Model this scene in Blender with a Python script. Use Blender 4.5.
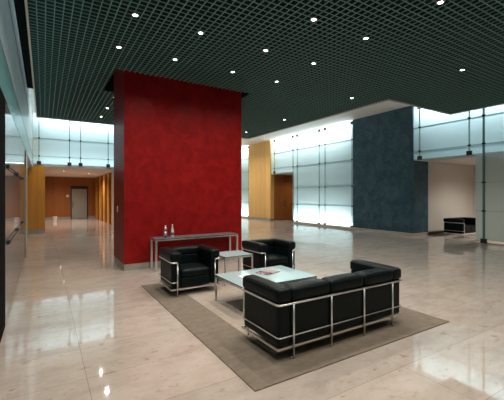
import bpy, bmesh, math, random
from mathutils import Vector, Matrix
random.seed(4)
for o in list(bpy.data.objects):
    bpy.data.objects.remove(o)
S = bpy.context.scene
COL = S.collection

# ------------------------------------------------------------------ camera
cd = bpy.data.cameras.new('camera'); cam = bpy.data.objects.new('camera', cd); COL.objects.link(cam)
cd.sensor_width = 36.0; cd.lens = 337.6 / 504 * 36.0
cd.shift_y = -4.5 / 504
cam.location = (0, 0, 1.65)
cam.rotation_euler = (math.pi / 2, 0, -math.atan(208 / 337.6))
cd.clip_start = 0.02
S.camera = cam
# ------------------------------------------------------------------ world, exposure
W = bpy.data.worlds.new('world'); S.world = W; W.use_nodes = True
W.node_tree.nodes['Background'].inputs[0].default_value = (0.02, 0.025, 0.03, 1)
W.node_tree.nodes['Background'].inputs[1].default_value = 0.3
S.view_settings.view_transform = 'Standard'; S.view_settings.look = 'None'
S.view_settings.gamma = 1.0; S.view_settings.use_curve_mapping = False
S.view_settings.exposure = 0.0
S.cycles.max_bounces = 7; S.cycles.diffuse_bounces = 4; S.cycles.glossy_bounces = 4
S.cycles.transmission_bounces = 6
S.cycles.sample_clamp_indirect = 4.0
S.cycles.caustics_reflective = False; S.cycles.caustics_refractive = False

# fluorescent battens inside the light boxes behind the frosted glass
def strip(loc, length, axis, direction, watts_per_m, width=0.10, col=(0.90, 0.97, 1.0)):
    l = bpy.data.lights.new('batten_or_added_light', 'AREA'); l.shape = 'RECTANGLE'
    l.size = length; l.size_y = width; l.energy = 1.5 * watts_per_m * length; l.color = col
    o = bpy.data.objects.new('batten_or_added_light', l); COL.objects.link(o)
    d = Vector(direction).normalized(); x = Vector(axis)
    y = (-d).cross(x).normalized()
    o.matrix_world = Matrix.Translation(Vector(loc)) @ Matrix((x, y, -d)).transposed().to_4x4()
    return o
COOL = (0.80, 0.94, 1.0)
# right wall: full height bays, bay over the doors, far bay, band over the alcove
strip((13.18, 13.70, 5.22), 4.5, (0, 1, 0), (-0.8, 0, -1), 19)
strip((13.18, 13.70, 0.06), 4.5, (0, 1, 0), (-0.8, 0, 1), 13)
strip((13.18, 17.15, 5.22), 2.1, (0, 1, 0), (-0.8, 0, -1), 19)
strip((13.18, 22.40, 5.22), 2.8, (0, 1, 0), (-0.8, 0, -1), 19)
strip((13.18, 22.40, 0.06), 2.8, (0, 1, 0), (-0.8, 0, 1), 13)
strip((13.18, 4.60, 5.22), 7.0, (0, 1, 0), (-0.8, 0, -1), 12, col=(0.80, 0.92, 1.0))
# strips added in the slot above the glass, to brighten the white soffit
strip((12.92, 14.85, 5.245), 6.9, (0, 1, 0), (-1, 0, 0.25), 1.0, 0.05)
strip((12.92, 22.40, 5.245), 2.8, (0, 1, 0), (-1, 0, 0.25), 1.0, 0.05)
# rear wall band
strip((4.30, 18.05, 5.22), 9.2, (1, 0, 0), (0, -0.8, -1), 9, col=(0.80, 0.92, 1.0))
strip((4.30, 18.05, 3.10), 9.2, (1, 0, 0), (0, -0.8, 1), 2.2, col=(0.80, 0.92, 1.0))
# left wall band
strip((-0.78, 7.40, 5.22), 20.4, (0, 1, 0), (0.8, 0, -1), 3, col=(0.80, 0.92, 1.0))
strip((-0.78, 7.40, 2.92), 20.4, (0, 1, 0), (0.8, 0, 1), 1.6, col=(0.80, 0.92, 1.0))

# ------------------------------------------------------------------ materials
def newmat(name):
    m = bpy.data.materials.new(name); m.use_nodes = True
    nt = m.node_tree
    return m, nt, nt.nodes['Principled BSDF']
def pbr(name, col, rough=0.5, metal=0.0, spec=0.5, **kw):
    m, nt, b = newmat(name)
    b.inputs['Base Color'].default_value = (*col, 1); b.inputs['Roughness'].default_value = rough
    b.inputs['Metallic'].default_value = metal; b.inputs['Specular IOR Level'].default_value = spec
    for k, v in kw.items():
        b.inputs[k.replace('_', ' ')].default_value = v
    return m
def N(nt, typ, **kw):
    n = nt.nodes.new(typ)
    for k, v in kw.items(): setattr(n, k, v)
    return n
def ramp(nt, fac, stops):
    r = N(nt, 'ShaderNodeValToRGB'); e = r.color_ramp.elements
    while len(e) < len(stops): e.new(0.5)
    for el, (p, c) in zip(e, stops):
        el.position = p; el.color = (*c, 1)
    nt.links.new(fac, r.inputs[0]); return r.outputs[0]
def coords(nt, scale=(1, 1, 1)):
    g = N(nt, 'ShaderNodeNewGeometry'); mp = N(nt, 'ShaderNodeMapping'); mp.inputs['Scale'].default_value = scale
    nt.links.new(g.outputs['Position'], mp.inputs[0]); return mp.outputs[0]
def noise(nt, vec, scale, detail=4, rough=0.6, dist=0.0):
    n = N(nt, 'ShaderNodeTexNoise'); n.inputs['Scale'].default_value = scale; n.inputs['Detail'].default_value = detail
    n.inputs['Roughness'].default_value = rough; n.inputs['Distortion'].default_value = dist
    nt.links.new(vec, n.inputs['Vector']); return n.outputs[0]
def mix(nt, fac, a, b, mode='MIX'):
    m = N(nt, 'ShaderNodeMix', data_type='RGBA', blend_type=mode)
    for s, v in ((m.inputs[0], fac), (m.inputs[6], a), (m.inputs[7], b)):
        if hasattr(v, 'is_linked'): nt.links.new(v, s)
        elif isinstance(v, tuple): s.default_value = (*v, 1)
        else: s.default_value = v
    return m.outputs[2]
def bump(nt, b, h, strength, dist=0.01):
    n = N(nt, 'ShaderNodeBump'); n.inputs['Strength'].default_value = strength; n.inputs['Distance'].default_value = dist
    nt.links.new(h, n.inputs['Height']); nt.links.new(n.outputs[0], b.inputs['Normal'])

def stone_mat():
    m, nt, b = newmat('travertine')
    v = coords(nt)
    br = N(nt, 'ShaderNodeTexBrick'); br.offset = 0.0; br.inputs['Scale'].default_value = 1.0
    br.inputs['Brick Width'].default_value = 2.62; br.inputs['Row Height'].default_value = 0.68
    br.inputs['Mortar Size'].default_value = 0.003; br.inputs['Mortar Smooth'].default_value = 0.3
    br.inputs['Color1'].default_value = (0.93, 0.93, 0.93, 1); br.inputs['Color2'].default_value = (1.06, 1.05, 1.04, 1)
    br.inputs['Mortar'].default_value = (0.62, 0.60, 0.56, 1)
    mp = N(nt, 'ShaderNodeMapping'); mp.inputs['Location'].default_value = (-0.33, 0.03, 0)
    nt.links.new(v, mp.inputs[0]); nt.links.new(mp.outputs[0], br.inputs['Vector'])
    v2 = coords(nt, (0.8, 1.5, 1))
    band = ramp(nt, noise(nt, v2, 2.6, 9, 0.72, 0.25), [(0.28, (0.46, 0.385, 0.325)), (0.5, (0.57, 0.495, 0.435)), (0.75, (0.65, 0.585, 0.53))])
    blot = ramp(nt, noise(nt, coords(nt, (1, 1.7, 1)), 4.6, 8, 0.72, 0.4), [(0.0, (0, 0, 0)), (0.58, (0, 0, 0)), (0.68, (1, 1, 1))])
    c0 = mix(nt, blot, band, (0.37, 0.26, 0.16)); c0 = mix(nt, 0.12, c0, band)
    pit = ramp(nt, noise(nt, v, 30, 3, 0.6), [(0.0, (0, 0, 0)), (0.64, (0, 0, 0)), (0.74, (1, 1, 1))])
    c0 = mix(nt, pit, c0, (0.40, 0.32, 0.25))
    c = mix(nt, 1.0, c0, br.outputs['Color'], 'MULTIPLY')
    nt.links.new(c, b.inputs['Base Color'])
    r = N(nt, 'ShaderNodeMapRange'); r.inputs[3].default_value = 0.02; r.inputs[4].default_value = 0.065
    nt.links.new(noise(nt, v, 2.0, 3), r.inputs[0]); nt.links.new(r.outputs[0], b.inputs['Roughness'])
    b.inputs['IOR'].default_value = 1.65
    bump(nt, b, noise(nt, v, 0.9, 1), 0.015, 0.02)
    return m
def plaster(name, c1, c2, c3, rough, sc=2.2, spec=0.5):
    m, nt, b = newmat(name); v = coords(nt)
    f = noise(nt, v, sc, 8, 0.68, 0.8)
    nt.links.new(ramp(nt, f, [(0.3, c1), (0.5, c2), (0.72, c3)]), b.inputs['Base Color'])
    b.inputs['Roughness'].default_value = rough
    b.inputs['Specular IOR Level'].default_value = spec
    bump(nt, b, noise(nt, v, 9, 5), 0.12, 0.01)
    return m
def wood_mat(name, c1, c2, panel=0.62):
    m, nt, b = newmat(name); v = coords(nt, (9, 9, 0.5))
    g = noise(nt, v, 1.6, 6, 0.6, 0.4)
    c = ramp(nt, g, [(0.3, c1), (0.7, c2)])
    g2 = N(nt, 'ShaderNodeNewGeometry'); sx = N(nt, 'ShaderNodeSeparateXYZ'); nt.links.new(g2.outputs['Position'], sx.inputs[0])
    ad = N(nt, 'ShaderNodeMath', operation='ADD'); nt.links.new(sx.outputs[0], ad.inputs[0]); nt.links.new(sx.outputs[1], ad.inputs[1])
    dv = N(nt, 'ShaderNodeMath', operation='DIVIDE'); nt.links.new(ad.outputs[0], dv.inputs[0]); dv.inputs[1].default_value = panel
    fr = N(nt, 'ShaderNodeMath', operation='FRACT'); nt.links.new(dv.outputs[0], fr.inputs[0])
    lt = N(nt, 'ShaderNodeMath', operation='LESS_THAN'); nt.links.new(fr.outputs[0], lt.inputs[0]); lt.inputs[1].default_value = 0.012
    fl = N(nt, 'ShaderNodeMath', operation='FLOOR'); nt.links.new(dv.outputs[0], fl.inputs[0])
    wn = N(nt, 'ShaderNodeTexWhiteNoise', noise_dimensions='1D'); nt.links.new(fl.outputs[0], wn.inputs['W'])
    tone = ramp(nt, wn.outputs['Value'], [(0, (0.86, 0.86, 0.86)), (1, (1.08, 1.08, 1.08))])
    c = mix(nt, 1.0, c, tone, 'MULTIPLY'); c = mix(nt, lt.outputs[0], c, (0.08, 0.03, 0.01))
    nt.links.new(c, b.inputs['Base Color']); b.inputs['Roughness'].default_value = 0.34
    return m
def frosted(name, tint, trans=0.75, gloss_rough=0.25, ior=1.45):
    m = bpy.data.materials.new(name); m.use_nodes = True; nt = m.node_tree; nt.nodes.clear()
    out = N(nt, 'ShaderNodeOutputMaterial'); t = N(nt, 'ShaderNodeBsdfTranslucent'); d = N(nt, 'ShaderNodeBsdfDiffuse')
    t.inputs[0].default_value = (*tint, 1); d.inputs[0].default_value = (*tint, 1)
    m1 = N(nt, 'ShaderNodeMixShader'); m1.inputs[0].default_value = trans
    nt.links.new(d.outputs[0], m1.inputs[1]); nt.links.new(t.outputs[0], m1.inputs[2])
    g = N(nt, 'ShaderNodeBsdfGlossy'); g.inputs['Roughness'].default_value = gloss_rough
    fr = N(nt, 'ShaderNodeFresnel'); fr.inputs[0].default_value = ior
    m2 = N(nt, 'ShaderNodeMixShader'); nt.links.new(fr.outputs[0], m2.inputs[0])
    nt.links.new(m1.outputs[0], m2.inputs[1]); nt.links.new(g.outputs[0], m2.inputs[2]); nt.links.new(m2.outputs[0], out.inputs[0])
    return m
def clear_mat():
    m = bpy.data.materials.new('clear_glass_face'); m.use_nodes = True; nt = m.node_tree; nt.nodes.clear()
    o = N(nt, 'ShaderNodeOutputMaterial'); t = N(nt, 'ShaderNodeBsdfTransparent'); t.inputs[0].default_value = (0.95, 0.98, 0.98, 1)
    nt.links.new(t.outputs[0], o.inputs[0]); return m
def leather_mat():
    m, nt, b = newmat('black_leather'); v = coords(nt)
    b.inputs['Base Color'].default_value = (0.0025, 0.007, 0.007, 1); b.inputs['Roughness'].default_value = 0.42
    b.inputs['Specular IOR Level'].default_value = 0.14
    bump(nt, b, noise(nt, v, 14, 4), 0.12, 0.02)
    return m
def rug_mat(name, c1, c2, sc, st=(1, 1.5, 1)):
    m, nt, b = newmat(name); v = coords(nt, st)
    f = noise(nt, v, sc, 8, 0.75)
    nt.links.new(ramp(nt, f, [(0.3, c1), (0.7, c2)]), b.inputs['Base Color']); b.inputs['Roughness'].default_value = 0.95
    b.inputs['Specular IOR Level'].default_value = 0.1
    bump(nt, b, noise(nt, v, 120, 3), 0.5, 0.01)
    return m
M = dict(
    stone=stone_mat(),
    kerb=plaster('kerb_stone', (0.40, 0.36, 0.29), (0.47, 0.43, 0.35), (0.52, 0.48, 0.40), 0.35, 4),
    greystone=plaster('grey_stone', (0.28, 0.27, 0.24), (0.33, 0.32, 0.28), (0.38, 0.36, 0.32), 0.4, 5),
    red=plaster('red_plaster', (0.165, 0.005, 0.005), (0.235, 0.007, 0.007), (0.30, 0.012, 0.011), 0.4, 3.6, 0.12),
    blue=plaster('blue_plaster', (0.028, 0.063, 0.089), (0.049, 0.102, 0.132), (0.084, 0.153, 0.187), 0.5, 2.6, 0.15),
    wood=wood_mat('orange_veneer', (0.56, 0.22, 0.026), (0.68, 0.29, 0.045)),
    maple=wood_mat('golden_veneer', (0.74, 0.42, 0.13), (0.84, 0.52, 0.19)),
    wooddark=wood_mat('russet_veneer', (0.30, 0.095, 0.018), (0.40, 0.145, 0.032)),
    white=pbr('white_paint', (0.72, 0.70, 0.66), 0.7),
    soffit=pbr('soffit_paint', (0.92, 0.91, 0.88), 0.7),
    warmwhite=pbr('alcove_paint', (0.66, 0.625, 0.58), 0.8),
    liner=pbr('light_box_liner', (0.46, 0.53, 0.53), 0.8),
    black=pbr('black_void', (0.004, 0.004, 0.004), 0.9, spec=0.05),
    blackmetal=pbr('black_metal', (0.012, 0.014, 0.014), 0.45),
    grid=pbr('ceiling_grid_metal', (0.18, 0.34, 0.32), 0.6, spec=0.2),
    blade=pbr('shaded_blade_metal', (0.035, 0.085, 0.080), 0.7, spec=0.1),  # darker copy of the grid metal; shade inside the cells put into its colour
    void=pbr('ceiling_void_paint', (0.004, 0.010, 0.009), 0.9, spec=0.05),
    trim=pbr('pale_trim', (0.62, 0.63, 0.60), 0.4),
    clear=clear_mat(),
    glass=frosted('frosted_glass', (0.74, 0.88, 0.88), 0.78, 0.35),
    glassdim=frosted('sea_frosted_glass', (0.54, 0.62, 0.60), 0.35, 0.12),
    glassdark=frosted('smooth_grey_glass', (0.34, 0.38, 0.37), 0.35, 0.03, 1.5),
    teal=frosted('teal_glass', (0.10, 0.34, 0.31), 0.6, 0.3, 1.15),
    fin=pbr('glass_fin', (0.10, 0.22, 0.22), 0.2),
    joint=pbr('glazing_joint', (0.20, 0.27, 0.28), 0.5),
    palefin=pbr('pale_glass_fin', (0.36, 0.50, 0.50), 0.25),
    chrome=pbr('chrome', (0.90, 0.90, 0.89), 0.32, 1.0),
    leather=leather_mat(),
    rugb=rug_mat('rug_border_wool', (0.195, 0.158, 0.122), (0.290, 0.240, 0.190), 7),
    rugf=rug_mat('rug_field_wool', (0.40, 0.325, 0.265), (0.57, 0.495, 0.425), 6, (1, 7, 1)),
    tableglass=pbr('table_glass', (0.42, 0.58, 0.61), 0.06, spec=0.6),
    consoletop=pbr('console_glass', (0.20, 0.24, 0.27), 0.15, spec=0.7),
    glassedge=pbr('glass_edge', (0.02, 0.07, 0.065), 0.15),
    greydoor=pbr('grey_door_paint', (0.30, 0.31, 0.27), 0.5),
    plastic=pbr('white_plastic', (0.75, 0.75, 0.72), 0.4),
    paper=pbr('paper', (0.82, 0.82, 0.80), 0.6),
)
def emit(name, col, s):
    m = bpy.data.materials.new(name); m.use_nodes = True; nt = m.node_tree; nt.nodes.clear()
    o = N(nt, 'ShaderNodeOutputMaterial'); e = N(nt, 'ShaderNodeEmission'); e.inputs[0].default_value = (*col, 1); e.inputs[1].default_value = s
    nt.links.new(e.outputs[0], o.inputs[0]); return m
M['lamp'] = emit('lamp_lens', (1.0, 0.95, 0.88), 22)

# ------------------------------------------------------------------ mesh helpers
def add_box(bm, x0, x1, y0, y1, z0, z1, bev=0.0):
    vs = [bm.verts.new((x, y, z)) for z in (z0, z1) for y in (y0, y1) for x in (x0, x1)]
    fs = [bm.faces.new([vs[i] for i in f]) for f in ((0, 2, 3, 1), (4, 5, 7, 6), (0, 1, 5, 4), (2, 6, 7, 3), (0, 4, 6, 2), (1, 3, 7, 5))]
    if bev:
        es = list({e for f in fs for e in f.edges})
        bmesh.ops.bevel(bm, geom=es, offset=bev, segments=2, profile=0.5, affect='EDGES')
def box(*a, bev=0.0):
    bm = bmesh.new(); add_box(bm, *a, bev=bev); return bm
def fillet(pts, r, n=5, closed=False):
    pts = [Vector(p) for p in pts]; out = []; L = len(pts)
    for i, p in enumerate(pts):
        if not closed and i in (0, L - 1): out.append(p); continue
        a = pts[i - 1]; b = pts[(i + 1) % L]
        u = (a - p); v = (b - p); k = min(r, u.length * 0.49, v.length * 0.49)
        p0 = p + u.normalized() * k; p1 = p + v.normalized() * k
        for j in range(n + 1):
            t = j / n
            out.append(p0 * (1 - t) ** 2 + p * 2 * t * (1 - t) + p1 * t * t)
    return out
def add_tube(bm, pts, r, seg=10, closed=False):
    pts = [Vector(p) for p in pts]; rings = []; n = len(pts); up = None
    for i, p in enumerate(pts):
        if closed: t = pts[(i + 1) % n] - pts[i - 1]
        else: t = pts[min(i + 1, n - 1)] - pts[max(i - 1, 0)]
        t.normalize()
        if up is None:
            up = t.orthogonal().normalized()
        up = (up - t * up.dot(t)).normalized(); w = t.cross(up)
        rings.append([bm.verts.new(p + (up * math.cos(2 * math.pi * k / seg) + w * math.sin(2 * math.pi * k / seg)) * r) for k in range(seg)])
    for i in range(n if closed else n - 1):
        a, b = rings[i], rings[(i + 1) % n]
        for k in range(seg):
            f = bm.faces.new((a[k], a[(k + 1) % seg], b[(k + 1) % seg], b[k])); f.smooth = True
    if not closed:
        bm.faces.new(rings[0][::-1]); bm.faces.new(rings[-1])
def tube(pts, r, seg=10, closed=False):
    bm = bmesh.new(); add_tube(bm, pts, r, seg, closed); return bm
def lathe(prof, seg=20, c=(0, 0)):
    bm = bmesh.new(); rings = []
    for r, z in prof:
        rings.append([bm.verts.new((c[0] + max(r, 1e-4) * math.cos(2 * math.pi * k / seg), c[1] + max(r, 1e-4) * math.sin(2 * math.pi * k / seg), z)) for k in range(seg)])
    for a, b in zip(rings, rings[1:]):
        for k in range(seg):
            f = bm.faces.new((a[k], a[(k + 1) % seg], b[(k + 1) % seg], b[k])); f.smooth = True
    bm.faces.new(rings[0][::-1]); bm.faces.new(rings[-1]); return bm
def cushion(x0, x1, y0, y1, z0, z1, r=0.035, bulge=(0, 0, 0), n=12, pinch=None):
    """padded block with soft corners; bulge = pillow swell per axis"""
    bm = bmesh.new()
    bmesh.ops.create_cube(bm, size=2.0)
    bmesh.ops.subdivide_edges(bm, edges=bm.edges[:], cuts=n, use_grid_fill=True)
    c = Vector(((x0 + x1) / 2, (y0 + y1) / 2, (z0 + z1) / 2)); h = Vector(((x1 - x0) / 2, (y1 - y0) / 2, (z1 - z0) / 2))
    for v in bm.verts:
        u = v.co.copy()
        # denser samples near the edges
        u = Vector([math.copysign(abs(k) ** 0.6, k) if abs(k) > 1e-6 else 0.0 for k in u])
        p = Vector((u.x * h.x, u.y * h.y, u.z * h.z))
        q = Vector([max(-(h[i] - r), min(h[i] - r, p[i])) for i in range(3)])
        d = p - q
        if d.length > 1e-7: p = q + d.normalized() * min(r, d.length if d.length < r else r)
        sw = [(1 - u[i] * u[i]) for i in range(3)]
        for i in range(3):
            j, k = [t for t in range(3) if t != i]
            p[i] += bulge[i] * u[i] * sw[j] * sw[k]
        p += c
        if pinch:
            zz, amt = pinch; g = amt * math.exp(-((p.z - zz) / 0.035) ** 2)
            for i in (0, 1):
                if abs(p[i] - c[i]) > h[i] - r: p[i] -= math.copysign(g, p[i] - c[i])
        v.co = p
    for f in bm.faces: f.smooth = True
    return bm
def obj(name, bm, m, parent=None, kind=None, loc=None):
    bmesh.ops.recalc_face_normals(bm, faces=bm.faces[:])
    me = bpy.data.meshes.new(name); bm.to_mesh(me); bm.free()
    if m: me.materials.append(M[m])
    o = bpy.data.objects.new(name, me); COL.objects.link(o)
    if parent: o.parent = parent
    if kind: o['kind'] = kind
    if loc: o.location = loc
    return o
def struct(name, bm, m, parent=None):
    return obj(name, bm, m, parent, None if parent else 'structure')
def tag(o, label, cat, group=None):
    o['label'] = label; o['category'] = cat
    if group: o['group'] = group
    return o
def thing(name, label, cat, loc=(0, 0, 0), rotz=0, group=None):
    o = bpy.data.objects.new(name, None); COL.objects.link(o); o.location = loc; o.rotation_euler = (0, 0, rotz)
    o.empty_display_size = 0.1
    return tag(o, label, cat, group)
def dup(root, loc, rotz=0, label=None):
    r = root.copy(); COL.objects.link(r); r.location = loc; r.rotation_euler = (0, 0, rotz)
    if label: r['label'] = label
    for ch in list(root.children):
        c = ch.copy(); COL.objects.link(c); c.parent = r
        for g in ch.children:
            d = g.copy(); COL.objects.link(d); d.parent = c
    return r

# ------------------------------------------------------------------ the shell
GZ = 4.30          # underside of the egg-crate grid
SZ = 5.30          # white soffit
struct('floor', box(-3.2, 18, -3.2, 28, -0.2, 0), 'stone')

# ceiling: egg-crate of thin blades, 0.1 m cells, under a black void
def grid_mesh(t, z0, z1):
    bm = bmesh.new(); p = 0.11
    hole = (1.28, 4.62, 7.55, 9.25)
    def span_y(x):
        if x > 8.1: return [(-3, 5.95)]
        if hole[0] < x < hole[1]: return [(-3, hole[2]), (hole[3], 13.45)]
        return [(-3, 13.45)]
    def span_x(y):
        a = [(-0.2, 11.25)] if y < 5.95 else [(-0.2, 8.1)]
        if hole[2] < y < hole[3]: a = [(-0.2, hole[0]), (hole[1], 8.1)]
        return a
    x = -0.2
    while x <= 11.26:
        for a, b in span_y(x): add_box(bm, x - t, x + t, a, b, z0, z1)
        x += p
    y = -3.0
    while y <= 13.46:
        for a, b in span_x(y): add_box(bm, a, b, y - t, y + t, z0, z1)
        y += p
    return bm
struct('ceiling', grid_mesh(0.0075, GZ, GZ + 0.006), 'grid')
struct('ceiling_blades', grid_mesh(0.002, GZ + 0.006, GZ + 0.055), 'blade')
bm = bmesh.new()
add_box(bm, -0.2, 8.1, -3.2, 13.45, 4.95, 5.0); add_box(bm, 8.1, 11.25, -3.2, 5.95, 4.95, 5.0)
add_box(bm, -0.36, -0.2, -3.2, 10.2, 4.36, 4.40)
struct('ceiling_void', bm, 'void')
bm = bmesh.new()       # edge trims and fascias of the grid
for a in ((-0.2, 8.1, 13.45, 13.49, GZ - 0.02, SZ), (8.1, 8.14, 5.95, 13.49, GZ - 0.02, SZ), (8.1, 11.29, 5.95, 5.99, GZ - 0.02, SZ),
          (11.25, 11.29, -3.2, 5.95, GZ - 0.02, SZ)):
    add_box(bm, *a)
add_box(bm, -0.225, -0.195, -3.2, 13.49, GZ - 0.015, GZ + 0.075)
struct('trim_1', bm, 'trim')
bm = bmesh.new()
add_box(bm, 8.12, 18, 5.97, 24.5, SZ, SZ + 0.1); add_box(bm, 11.27, 18, -3.2, 5.97, SZ, SZ + 0.1)
add_box(bm, -1.1, 8.12, 13.47, 18.4, SZ, SZ + 0.1); add_box(bm, -1.1, -0.2, -3.2, 13.47, SZ, SZ + 0.1)
struct('ceiling_soffit', bm, 'soffit')

# --- glazing helpers -------------------------------------------------------
WN = [0]
def bay(axis, at, a, b, cuts, mats, gap=0.006):
    """one bay of frosted panes stacked between cuts, on the plane axis=at"""
    WN[0] += 1
    root = None
    for i, (z0, z1) in enumerate(zip(cuts, cuts[1:])):
        bm = bmesh.new()
        if axis == 'x': add_box(bm, at, at + 0.016, a + gap, b - gap, z0 + gap, z1 - gap)
        else: add_box(bm, a + gap, b - gap, at, at + 0.016, z0 + gap, z1 - gap)
        m = mats[min(i, len(mats) - 1)]
        if root is None:
            o = root = struct('window_%d' % WN[0], bm, m)
        else:
            o = struct('pane', bm, m, root)
        # only the room face is etched; the other faces of the pane are clear
        o.data.materials.append(M['clear'])
        want = Vector((1, 0, 0)) if at < 0 else (Vector((-1, 0, 0)) if axis == 'x' else Vector((0, -1, 0)))
        for p in o.data.polygons:
            p.material_index = 0 if p.normal.dot(want) > 0.9 else 1
    bm = bmesh.new()
    for z in cuts[1:-1]:
        if axis == 'x': add_box(bm, at - 0.004, at + 0.02, a, b, z - 0.005, z + 0.005)
        else: add_box(bm, a, b, at - 0.004, at + 0.02, z - 0.005, z + 0.005)
    if len(cuts) > 2: struct('joint', bm, 'joint', root)
    else: bm.free()
    return root
TN = [1]
def post(axis, at, c, z0, z1, joints, m='palefin', w=0.010, side=-1, d=0.045, foot=True, clamp=0.022):
    TN[0] += 1
    bm = bmesh.new()
    s0, s1 = (at - d, at - 0.004) if side < 0 else (at + 0.020, at + d)
    if axis == 'x': add_box(bm, s0, s1, c - w, c + w, z0, z1)
    else: add_box(bm, c - w, c + w, s0, s1, z0, z1)
    r = struct('trim_%d' % TN[0], bm, m)
    bm = bmesh.new()
    base = clamp
    for z, h in [(q, 0.028) for q in joints] + ([(z0 + 0.07, 0.075), (z1 - 0.07, 0.075)] if foot else []):
        clamp = base + (0.045 if h > 0.05 else 0.0)
        e0, e1 = s0 - 0.012, s1 + 0.002
        if axis == 'x': add_box(bm, e0, e1, c - w - clamp, c + w + clamp, z - h, z + h)
        else: add_box(bm, c - w - clamp, c + w + clamp, e0, e1, z - h, z + h)
    struct('clamp', bm, 'blackmetal', r)
RX = 12.80
FULL = [0.09, 1.12, 2.10, 3.40, 4.38, 5.19]
BAND = [3.10, 3.42, 4.38, 5.295]
# right wall, full height lit bays
ys = [11.40, 13.30, 13.75, 15.62, 16.00]
for a, b in zip(ys, ys[1:]): bay('x', RX, a, b, FULL, ['glass'])
for y in (11.45, 13.30, 13.75, 15.62, 16.03): post('x', RX, y, 0.03, 5.26, FULL[1:5])
# over the doors
bay('x', RX, 16.03, 17.95, BAND[:3] + [5.19], ['glass']); bay('x', RX, 17.95, 18.32, BAND[:3] + [5.19], ['glass'])
post('x', RX, 17.95, 3.08, 5.26, BAND[1:3])
# beyond the wood pier
bay('x', RX, 21.12, 23.0, FULL, ['glass']); bay('x', RX, 23.0, 24.4, FULL, ['glass'])
post('x', RX, 21.2, 0.03, 5.26, FULL[1:5]); post('x', RX, 23.0, 0.03, 5.26, FULL[1:5])
# band over the alcove, and the unlit panels beside its opening
yb = [1.05, 3.35, 3.81, 5.66, 6.12, 7.97, 8.25]
for a, b in zip(yb, yb[1:]): bay('x', RX, a, b, BAND, ['glass'])
for a, b in ((1.05, 3.35), (3.35, 3.81), (3.81, 5.66), (5.66, 5.93)): bay('x', RX, a, b, [0.12, 1.12, 2.10, 3.10], ['glassdim'])
post('x', RX, 7.97, 3.08, 5.26, BAND[1:3], w=0.018); post('x', RX, 6.12, 3.08, 5.26, BAND[1:3], w=0.018)
for y in (5.66, 3.81, 3.35): post('x', RX, y, 0.03, 5.26, [1.12, 2.10] + BAND[1:3], m='fin', w=0.03)
struct('trim_60', box(RX - 0.07, RX + 0.10, 11.36, 16.0, 0, 0.10), 'kerb')
struct('trim_61', box(RX - 0.07, RX + 0.10, 21.1, 24.4, 0, 0.10), 'kerb')
struct('trim_62', box(RX - 0.02, RX + 0.10, 1.0, 5.94, 0, 0.05), 'kerb')
# light box shells behind the right wall
bm = bmesh.new()
add_box(bm, 13.42, 13.50, 11.36, 16.02, 0, SZ); add_box(bm, 13.42, 13.50, 16.02, 18.4, 3.10, SZ); add_box(bm, 12.82, 13.5, 16.04, 18.4, 3.04, 3.09)
add_box(bm, 13.42, 13.50, 21.1, 24.5, 0, SZ); add_box(bm, 13.42, 13.5, 1.0, 8.3, 3.10, SZ); add_box(bm, 12.83, 13.5, 1.0, 8.2, 3.06, 3.09)
add_box(bm, 12.83, 13.5, 15.99, 16.03, 0, 3.08)
struct('wall_right', bm, 'liner')
struct('wall_right_plain', box(12.8, 13.2, -3.2, 1.0, 0, SZ), 'white')

# rear wall band over the hall opening
BY = 17.70
xs = [-0.42, -0.19, 1.0, 1.46, 2.66, 3.12, 4.97, 5.43, 7.28, 7.74, 9.0]
for a, b in zip(xs, xs[1:]): bay('y', BY, a, b, [3.05, 3.40, 4.20, 5.295], ['glass'])
for x in xs[1:-1]: post('y', BY, x, 3.03, 5.26, [3.40, 4.20], m='fin', w=0.014)
bm = bmesh.new()
add_box(bm, -1.1, 9.1, 18.32, 18.40, 2.98, SZ); add_box(bm, -0.42, 9.1, 17.73, 18.40, 2.96, 3.03); add_box(bm, 9.0, 9.1, 17.7, 18.4, 0, SZ)
struct('wall_back', bm, 'liner')
# left wall: glowing band, teal transom, smooth grey glass below
LX = -0.42
yl = [-3.0, -1.2, -0.75, 1.1, 1.55, 3.4, 3.85, 5.27, 5.7, 7.55, 8.0, 9.85, 10.3, 12.15, 12.6, 14.45, 14.9, 16.75, 17.2, 17.7]
for a, b in zip(yl, yl[1:]):
    bay('x', LX - 0.016, a, b, [2.88, 3.40, 4.36, 5.295], ['teal', 'glass', 'glass'])
for y in yl[1:-1]: post('x', LX, y, 2.88, 5.26, [2.93, 3.40], m='palefin', side=-1, d=0.02, w=0.008, foot=False, clamp=0.025)
for a, b in ((5.27, 7.55), (7.55, 8.0), (8.0, 9.85), (9.85, 10.7)): bay('x', LX - 0.016, a, b, [0.06, 2.87], ['glassdark'])
struct('trim_63', box(LX - 0.06, LX + 0.02, 10.7, 11.4, 0, 2.83), 'kerb')
struct('trim_64', box(LX - 0.10, LX + 0.004, 2.2, 5.27, 0, 2.87), 'black')
bm = bmesh.new()
add_box(bm, -1.10, -1.02, -3.2, 18.4, 2.86, SZ); add_box(bm, -1.10, LX - 0.02, -3.2, 18.0, 2.83, 2.86)
struct('wall_left', bm, 'liner')
bm = bmesh.new()
add_box(bm, -1.10, -1.02, -3.2, 11.4, 0, 2.82); add_box(bm, -3.1, -1.02, 11.4, 11.48, 0, 4.2); add_box(bm, LX - 0.1, LX, -3.2, 2.2, 0, 2.82)
add_box(bm, -3.18, -3.1, 11.4, 17.7, 0, 4.2)
struct('wall_left_lower', bm, 'white')
struct('wall_front', box(-1.1, 18, -3.3, -3.2, 0, SZ), 'white')

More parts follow.
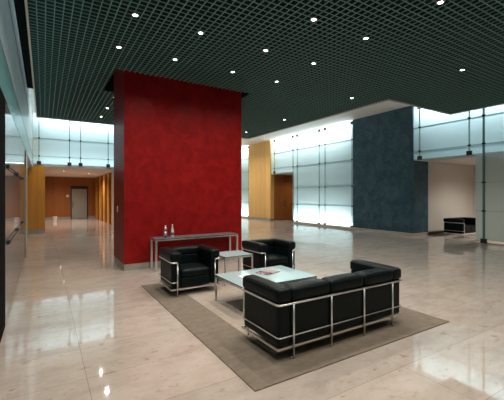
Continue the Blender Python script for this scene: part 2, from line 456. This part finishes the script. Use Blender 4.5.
# hall behind the opening in the rear wall
bm = bmesh.new(); add_box(bm, -3.1, 0.04, 17.62, 18.35, 0.14, 2.98); add_box(bm, -3.1, -0.47, 17.62, 18.35, 2.98, 4.2)
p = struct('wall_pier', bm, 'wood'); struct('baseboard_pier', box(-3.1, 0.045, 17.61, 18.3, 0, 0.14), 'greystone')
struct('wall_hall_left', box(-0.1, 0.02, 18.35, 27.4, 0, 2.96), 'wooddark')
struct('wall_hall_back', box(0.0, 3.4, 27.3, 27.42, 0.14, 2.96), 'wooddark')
struct('baseboard_hall', box(0.0, 3.4, 27.285, 27.42, 0, 0.14), 'greystone')
struct('ceiling_hall', box(-0.1, 9.0, 17.74, 27.4, 2.95, 2.97), 'white')
bm = bmesh.new()
for y in (19.1, 20.6, 22.2, 24.0, 25.8): add_box(bm, 3.15, 3.45, y, y + 0.85, 0, 2.95)
struct('wall_hall_right', bm, 'wood')
struct('trim_65', box(3.22, 3.30, 18.3, 27.3, 0, 2.95), 'black')  # black sheet standing for the shade in the gaps between pilasters
struct('trim_66', box(2.95, 3.2, 17.68, 18.4, 0, 3.03), 'trim')
struct('wall_back_lower', box(3.2, 9.1, 17.72, 17.9, 0, 3.03), 'white')
struct('wall_passage', box(9.0, 9.1, 18.4, 24.4, 0, SZ), 'white')
struct('wall_far', box(9.0, 12.85, 24.4, 24.5, 0, SZ), 'white')
d = struct('door_1', box(1.68, 2.66, 27.24, 27.30, 0.02, 2.12, bev=0.006), 'greydoor')
bm = bmesh.new(); add_box(bm, 1.62, 1.68, 27.22, 27.30, 0, 2.32); add_box(bm, 2.66, 2.72, 27.22, 27.30, 0, 2.32); add_box(bm, 1.62, 2.72, 27.22, 27.30, 2.12, 2.32)
struct('door_frame', bm, 'blackmetal', d)
struct('door_handle', tube(fillet([(1.76, 27.24, 0.8), (1.76, 27.18, 0.8), (1.76, 27.18, 1.25), (1.76, 27.24, 1.25)], 0.02), 0.014), 'blackmetal', d)
# wood pier and door niche on the right
struct('wall_wood_right', box(12.72, 13.5, 18.34, 21.08, 0.12, SZ), 'maple')
struct('baseboard_right', box(12.71, 13.5, 18.33, 21.09, 0, 0.12), 'greystone')
bm = bmesh.new(); add_box(bm, 13.5, 15.4, 18.34, 18.5, 0, 3.06); add_box(bm, 15.3, 15.4, 15.9, 18.5, 0, 3.06)
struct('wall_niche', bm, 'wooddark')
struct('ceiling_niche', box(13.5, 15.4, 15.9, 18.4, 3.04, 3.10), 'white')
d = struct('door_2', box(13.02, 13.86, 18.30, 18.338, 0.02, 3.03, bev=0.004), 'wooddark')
struct('door_leaf', box(13.872, 14.71, 18.30, 18.338, 0.02, 3.03, bev=0.004), 'wooddark', d)
for x in (13.78, 13.95):
    struct('door_handle', tube(fillet([(x, 18.30, 0.88), (x, 18.23, 0.88), (x, 18.23, 1.16), (x, 18.30, 1.16)], 0.02), 0.016), 'chrome', d)

# alcove
struct('wall_alcove_left', box(12.9, 17.6, 8.20, 8.3, 0, 3.12), 'warmwhite')
struct('wall_alcove_back', box(17.5, 17.6, 1.0, 8.3, 0, 3.12), 'warmwhite')
struct('wall_alcove_right', box(12.9, 17.6, 0.9, 1.0, 0, 3.12), 'warmwhite')
struct('ceiling_alcove', box(13.5, 17.6, 0.9, 8.3, 3.08, 3.14), 'white')
struct('baseboard_alcove', box(13.7, 17.5, 8.18, 8.20, 0, 0.10), 'blackmetal')

# ------------------------------------------------------------------ plaster blocks
t = thing('plaster_block', 'freestanding dark red plastered wall block behind the console table', 'wall block', (2.97, 8.39, 0))
def local(t, bm):
    bmesh.ops.translate(bm, verts=bm.verts[:], vec=-Vector(t.location)); return bm
obj('plaster_body', local(t, box(1.49, 4.45, 7.75, 9.03, 0.14, 4.94)), 'red', t)
obj('plinth', local(t, box(1.495, 4.445, 7.755, 9.025, 0, 0.14)), 'greystone', t)
t = thing('plaster_block', 'tall dark blue plastered wall block between the glowing glass and the alcove', 'wall block', (13.2, 9.78, 0))
obj('plaster_body', local(t, box(12.70, 13.42, 8.31, 11.33, 0.12, SZ)), 'blue', t)
obj('plaster_return', local(t, box(12.70, 13.72, 8.18, 8.31, 0.12, 3.06)), 'blue', t)
obj('plinth', local(t, box(12.64, 13.72, 8.17, 11.35, 0, 0.12)), 'kerb', t)
struct('trim_67', box(12.72, 12.8, 8.25, 8.31, 3.06, SZ), 'blue')

# ------------------------------------------------------------------ rug
t = thing('area_rug', 'rectangular rug with grey-brown border and pale beige middle under the seating', 'rug', (3.0, 4.35, 0))
x0, x1, y0, y1 = 1.51, 4.50, 2.40, 6.30; i0, i1, j0, j1 = 2.02, 3.95, 2.84, 5.84
bm = bmesh.new()
for a in ((x0, x1, y0, j0), (x0, x1, j1, y1), (x0, i0, j0, j1), (i1, x1, j0, j1)): add_box(bm, *a, 0.001, 0.010)
obj('border', local(t, bm), 'rugb', t)
obj('field', local(t, box(i0, i1, j0, j1, 0.001, 0.009)), 'rugf', t)
RZ = 0.010

# ------------------------------------------------------------------ leather seating
def make_seat(label, cat, name, Wd, D, n, group=None):
    """cube-like club seat facing -Y: chrome tube cage around black leather cushions"""
    t = thing(name, label, cat, group=group)
    hx, hy = Wd / 2, D / 2; zr, zl, r = 0.566, 0.245, 0.0108
    lx = hx - 0.10; bx = hx - (0.19 if n > 1 else 0.12)
    # top rail: bends in from each front leg, round the sides and along the back
    pts = [(-lx, -hy, zr - 0.06), (-lx, -hy, zr), (-hx, -hy, zr), (-hx, hy, zr), (hx, hy, zr), (hx, -hy, zr), (lx, -hy, zr), (lx, -hy, zr - 0.06)]
    obj('top_rail', tube(fillet(pts, 0.045), r), 'chrome', t)
    for s in (-1, 1):
        obj('leg', tube([(s * lx, -hy, RZ), (s * lx, -hy, zr - 0.06)], r), 'chrome', t)
    for i in range(n + 1):
        x = -bx + 2 * bx * i / n
        obj('leg', tube([(x, hy, RZ), (x, hy, zr)], r), 'chrome', t)
    pts = [(-lx, -hy, zl), (-hx, -hy, zl), (-hx, hy, zl), (hx, hy, zl), (hx, -hy, zl), (lx, -hy, zl)]
    obj('lower_rail', tube(fillet(pts, 0.04), 0.0065, 8), 'chrome', t)
    bm = bmesh.new(); z0, z1 = 0.114, 0.138; k = 0.016
    add_box(bm, -hx + 0.0, hx, -hy + 0.016, -hy + 0.016 + k, z0, z1); add_box(bm, -hx, hx, hy - 0.016 - k, hy - 0.016, z0, z1)
    add_box(bm, -hx, -hx + k, -hy + 0.016 + k, hy - 0.016 - k, z0, z1); add_box(bm, hx - k, hx, -hy + 0.016 + k, hy - 0.016 - k, z0, z1)
    obj('base_frame', bm, 'chrome', t)
    e = r + 0.004; aw = 0.165; top = 0.725
    for s in (-1, 1):
        xa, xb = (-hx + e, -hx + aw) if s < 0 else (hx - aw, hx - e)
        c = obj('arm_cushion', cushion(xa, xb, -hy + 0.028, hy - e, 0.142, 0.60, 0.03), 'leather', t)
        xa, xb = (-hx - 0.006, -hx + aw + 0.01) if s < 0 else (hx - aw - 0.01, hx + 0.006)
        obj('pad', cushion(xa, xb, -hy + 0.015, hy + 0.004, 0.582, top, 0.042, (0.004, 0.0, 0.010)), 'leather', c)
    w = (Wd - 2 * aw) / n
    for i in range(n):
        xa = -hx + aw + w * i; xb = xa + w
        c = obj('back_cushion', cushion(xa + 0.003, xb - 0.003, hy - 0.19, hy - e, 0.142, 0.60, 0.03), 'leather', t)
        obj('pad', cushion(xa + 0.004, xb - 0.004, hy - 0.20, hy + 0.006, 0.582, top - 0.004, 0.045, (0.0, 0.004, 0.012)), 'leather', c)
        obj('seat_base', cushion(xa + 0.002, xb - 0.002, -hy + 0.045, hy - 0.195, 0.142, 0.30, 0.022), 'leather', t)
        obj('seat_cushion', cushion(xa + 0.003, xb - 0.003, -hy + 0.035, hy - 0.195, 0.298, 0.43, 0.045, (0, 0.006, 0.022)), 'leather', t)
    return t
ch = make_seat('black leather armchair in chrome frame, nearer one left of the side table', 'armchair', 'armchair', 0.86, 0.73, 1, 'cube-shaped leather armchairs')
ch.location = (2.17, 5.62, 0); ch.rotation_euler.z = math.radians(-1.0)
dup(ch, (3.885, 5.66, 0), math.radians(0.5), 'black leather armchair in chrome frame right of the side table, behind the coffee table')
lv = make_seat('black leather seat in chrome frame alone by the white alcove wall, half behind glass', 'sofa', 'sofa', 1.36, 0.78, 2)
lv.location = (14.68, 7.32, -RZ)
so = make_seat('long black leather three-seat sofa in chrome frame, back to the viewer', 'sofa', 'sofa', 1.95, 0.74, 3)
so.location = (2.925, 3.04, 0); so.rotation_euler.z = math.pi

# ------------------------------------------------------------------ tables
def make_table(name, label, cat, cx, cy, w, d, h, leg, topmat, topt, z0, inset=0.0):
    t = thing(name, label, cat, (cx, cy, 0))
    hx, hy = w / 2, d / 2
    for sx in (-1, 1):
        for sy in (-1, 1):
            x = sx * (hx - inset - leg / 2); y = sy * (hy - inset - leg / 2)
            obj('leg', box(x - leg / 2, x + leg / 2, y - leg / 2, y + leg / 2, z0, h - topt - 0.002, bev=0.003), 'chrome', t)
    bm = bmesh.new(); a, b = hx - inset, hy - inset; zt = h - topt - 0.002; ft = 0.028; g = leg
    add_box(bm, -a + g, a - g, -b + 0.002, -b + g * 0.8, zt - ft, zt); add_box(bm, -a + g, a - g, b - g * 0.8, b - 0.002, zt - ft, zt)
    add_box(bm, -a + 0.002, -a + g * 0.8, -b + g, b - g, zt - ft, zt); add_box(bm, a - g * 0.8, a - 0.002, -b + g, b - g, zt - ft, zt)
    obj('apron', bm, 'chrome', t)
    top = obj('tabletop', box(-hx, hx, -hy, hy, h - topt, h, bev=0.002), topmat, t)
    bm = bmesh.new(); q = 0.0015
    for s in (-1, 1):
        add_box(bm, -hx, hx, s * hy - q, s * hy + q, h - topt + 0.002, h - 0.003); add_box(bm, s * hx - q, s * hx + q, -hy, hy, h - topt + 0.002, h - 0.003)
    obj('edge', bm, 'glassedge', top)
    return t
make_table('coffee_table', 'low wide coffee table with pale blue-green glass top before the sofa', 'coffee table', 2.915, 4.34, 1.29, 0.92, 0.42, 0.028, 'tableglass', 0.016, RZ)
make_table('side_table', 'small square glass-topped side table between the two armchairs', 'side table', 3.09, 5.74, 0.60, 0.56, 0.535, 0.026, 'tableglass', 0.015, RZ)
make_table('console_table', 'long narrow metal console table along the red wall', 'console table', 3.075, 7.52, 2.05, 0.42, 0.705, 0.045, 'consoletop', 0.022, 0.0)

# ------------------------------------------------------------------ bottles, papers
b = thing('bottle', 'small dark bottle with silver shoulder and cap, left on the console table', 'bottle', (2.33, 7.50, 0.705), group='bottles on the console table')
obj('glass_body', lathe([(0.030, 0), (0.034, 0.006), (0.034, 0.15), (0.030, 0.17)]), None, b).data.materials.append(pbr('dark_bottle', (0.02, 0.025, 0.025), 0.15))
obj('shoulder', lathe([(0.0345, 0.165), (0.0345, 0.18), (0.030, 0.215), (0.020, 0.235)]), 'chrome', b)
obj('cap', lathe([(0.019, 0.235), (0.020, 0.262), (0.016, 0.268)]), 'plastic', b)
obj('bottle_label', lathe([(0.0348, 0.03), (0.0348, 0.14)]), None, b).data.materials.append(pbr('silver_label', (0.55, 0.57, 0.58), 0.3, 0.6))
b = thing('bottle', 'clear pinkish glass bottle with narrow neck, right of the dark bottle on console', 'bottle', (2.49, 7.50, 0.705), group='bottles on the console table')
obj('glass_body', lathe([(0.034, 0), (0.037, 0.006), (0.037, 0.13), (0.030, 0.17), (0.016, 0.205), (0.013, 0.255)]), None, b).data.materials.append(pbr('clear_bottle', (0.62, 0.55, 0.53), 0.1))
obj('cap', lathe([(0.0145, 0.25), (0.0145, 0.285), (0.012, 0.29)]), 'plastic', b)
obj('bottle_label', lathe([(0.0378, 0.05), (0.0378, 0.11)]), None, b).data.materials.append(pbr('dark_label', (0.12, 0.10, 0.14), 0.5))

def mag_mat():
    m, nt, bs = newmat('magazine_cover'); v = coords(nt, (1, 1, 1))
    nt.links.new(ramp(nt, noise(nt, v, 26, 3, 0.6), [(0.40, (0.08, 0.03, 0.05)), (0.55, (0.24, 0.10, 0.14)), (0.70, (0.55, 0.45, 0.47))]), bs.inputs['Base Color'])
    bs.inputs['Roughness'].default_value = 0.25; return m
M['cover'] = mag_mat(); M['palecover'] = pbr('pale_pink_cover', (0.42, 0.30, 0.32), 0.4)
TZ = 0.42
t = thing('magazine', 'open magazine with reddish pictures lying on the glass coffee table', 'magazine', (3.05, 4.47, TZ + 0.0005), 0.35)
def page_bm(sx):
    bm = bmesh.new(); n = 8; w, h = 0.17, 0.25
    prof = [(w * i / n, 0.004 + 0.009 * math.sin(math.pi * (i / n) ** 0.7)) for i in range(n + 1)]
    top = [[bm.verts.new((sx * x, y, z)) for x, z in prof] for y in (-h / 2, h / 2)]
    bot = [[bm.verts.new((sx * x, y, 0)) for x, z in prof] for y in (-h / 2, h / 2)]
    for i in range(n):
        bm.faces.new((top[0][i], top[0][i + 1], top[1][i + 1], top[1][i])); bm.faces.new((bot[0][i], bot[1][i], bot[1][i + 1], bot[0][i + 1]))
        bm.faces.new((top[0][i], bot[0][i], bot[0][i + 1], top[0][i + 1])); bm.faces.new((top[1][i], top[1][i + 1], bot[1][i + 1], bot[1][i]))
    for i in (0, n): bm.faces.new((top[0][i], top[1][i], bot[1][i], bot[0][i]))
    return bm
obj('page', page_bm(-1), 'cover', t); q = obj('page', page_bm(1), 'palecover', t); q['label'] = 'paler page'
tag(obj('paper_sheet', box(-0.105, 0.105, -0.1, 0.1, 0, 0.004), 'paper', loc=(2.62, 4.40, TZ + 0.0005)), 'white sheet of paper on the coffee table behind the sofa arm', 'paper')

# ------------------------------------------------------------------ small fixtures
t = thing('light_switch', 'white switch plate on the narrow side of the red block', 'light switch', (1.49, 8.5, 1.33))
obj('plate', box(-0.012, -0.0005, -0.045, 0.045, -0.07, 0.07, bev=0.003), 'plastic', t)
obj('rocker', box(-0.018, -0.012, -0.018, 0.018, -0.03, 0.03, bev=0.002), 'plastic', t)
t = thing('wall_sign', 'small pale square sign beside the grey hall door', 'sign', (1.42, 27.299, 1.62))
obj('plate', box(-0.08, 0.08, -0.02, -0.001, -0.08, 0.08, bev=0.004), 'plastic', t)
t = thing('waste_bin', 'small white waste bin on the floor of the hall by the rear wall', 'bin', (0.60, 25.3, 0))
bm = lathe([(0.10, 0), (0.105, 0.01), (0.13, 0.30), (0.135, 0.30), (0.125, 0.29), (0.10, 0.02)]); obj('bin_body', bm, 'plastic', t)
def rail(z, ya, yb, label):
    t = thing('push_rail', label, 'rail', (LX, (ya + yb) / 2, z)); L = (yb - ya) / 2
    obj('rod', tube([(0.025, -L, 0), (0.025, L, 0)], 0.008), 'blackmetal', t)
    for y in (-L + 0.05, 0, L - 0.05):
        obj('bracket', box(0.0, 0.035, y - 0.07, y + 0.07, -0.028, 0.028, bev=0.005), 'blackmetal', t)
rail(1.03, 5.5, 9.4, 'black rod rail at waist height along the left glass wall')
rail(2.03, 5.45, 9.2, 'black rod rail above head height along the left glass wall')

# ------------------------------------------------------------------ downlights
def make_downlight():
    t = thing('downlight', '', 'downlight', group='downlights in the ceiling grid')
    obj('trim_ring', lathe([(0.045, 0.0), (0.055, -0.002), (0.055, -0.008), (0.036, -0.010), (0.033, 0.02)], 20), 'trim', t)
    obj('housing', lathe([(0.058, 0.012), (0.06, 0.10), (0.03, 0.13)], 16), 'blackmetal', t)
    obj('lens', lathe([(0.001, -0.0085), (0.028, -0.0085), (0.032, -0.004), (0.032, 0.0)], 20), 'lamp', t)
    return t
DL0 = make_downlight()
spot_data = None
def lamp_light(t, watts, ang=150, col=(1.0, 0.92, 0.82)):
    global spot_data
    key = (watts, ang)
    l = LIGHTS.get(key)
    if not l:
        l = bpy.data.lights.new('downlight_beam', 'SPOT'); l.energy = watts; l.color = col
        l.spot_size = math.radians(ang); l.spot_blend = 0.9; l.shadow_soft_size = 0.025
        LIGHTS[key] = l
    o = bpy.data.objects.new('beam', l); COL.objects.link(o); o.parent = t; o.location = (0, 0, -0.03)
LIGHTS = {}
PW = 66
first = [True]
def downlight(x, y, label, z=GZ - 0.002, watts=PW, ang=155, group=None):
    if first[0]:
        t = DL0; t.location = (x, y, z); first[0] = False
    else:
        t = dup_nolight(DL0, (x, y, z))
    t['label'] = label
    if group: t['group'] = group
    lamp_light(t, watts, ang)
def dup_nolight(root, loc):
    r = root.copy(); COL.objects.link(r); r.location = loc
    for c in root.children:
        if c.type == 'LIGHT': continue
        d = c.copy(); COL.objects.link(d); d.parent = r
    return r
colname = {1.14: 'leftmost', 2.17: 'second from the left', 3.44: 'third from the left', 4.60: 'fourth from the left', 7.10: 'rightmost'}
for y, row in ((6.37, 'in the ceiling row nearest the red block front'), (5.11, 'in the second row out from the red block')):
    for x in (1.14, 2.17, 3.44, 4.60, 7.10):
        if y < 6 and x == 7.10: continue
        cn = colname[x] if not (y < 6 and x == 4.60) else 'rightmost'
        downlight(x, y, 'small round downlight, %s %s' % (cn, row))
for x, cn in ((2.16, 'leftmost'), (3.45, 'middle'), (4.61, 'rightmost')):
    downlight(x, 3.83, 'small round downlight, %s of the three in the third row out from red block' % cn)
downlight(4.62, 2.58, 'small round downlight at the top edge of the picture, right of centre')
downlight(7.50, 3.73, 'small round downlight alone far right in the ceiling grid near the alcove')
downlight(7.13, 9.42, 'small round downlight right of the red block, midway to the far grid corner', watts=120)
downlight(7.19, 12.12, 'small round downlight right of the red block at the far grid corner', watts=150)
for y, cn in ((9.71, 'nearest'), (11.0, 'middle'), (12.29, 'farthest')):
    downlight(1.63, y, 'small round downlight left of the red block, %s of the three there' % cn)
for x in (1.14, 2.17, 3.44):
    downlight(x, 2.58, 'small round ceiling downlight out of the frame above the viewer', group='downlights above the viewer')
for x in (1.14, 2.17, 3.44, 4.6):
    downlight(x, 1.30, 'small round ceiling downlight out of the frame above the viewer', group='downlights above the viewer')
downlight(0.9, 20.5, 'small round downlight added in the white hall ceiling, nearer one', z=2.948, watts=220, group='added hall ceiling downlights')  # the three hall lamps are added to brighten the hall
downlight(0.9, 24.8, 'small round downlight added in the white hall ceiling, farther one', z=2.948, watts=220, group='added hall ceiling downlights')
downlight(2.3, 22.6, 'small round downlight added in the hall ceiling before the wood pilasters', z=2.948, watts=220, group='added hall ceiling downlights')
downlight(15.4, 5.6, 'small round downlight added in the alcove ceiling behind the frosted panel', z=3.078, watts=330, group='added alcove downlights')  # added lamp, brightens the alcove wall
downlight(14.3, 17.0, 'small round downlight added in the ceiling of the door niche', z=3.038, watts=60, group='added niche downlights')  # added lamp to light the niche doors
downlight(0.2, 15.6, 'small round downlight added unseen in the high soffit before the wood pier', z=SZ - 0.002, watts=170, group='added soffit downlights')  # this pair is added behind the grid edge to brighten pier and floor
downlight(2.0, 15.6, 'small round downlight added unseen in the high soffit before the hall opening', z=SZ - 0.002, watts=110, group='added soffit downlights')
downlight(10.1, 18.6, 'small round downlight added unseen in the high soffit before the golden wood pier', z=SZ - 0.002, watts=260, group='added soffit downlights')  # this pair is added, hidden by the grid edge, to brighten the golden pier
downlight(10.1, 20.8, 'small round downlight added unseen in the high soffit beyond the golden wood pier corner', z=SZ - 0.002, watts=260, group='added soffit downlights')
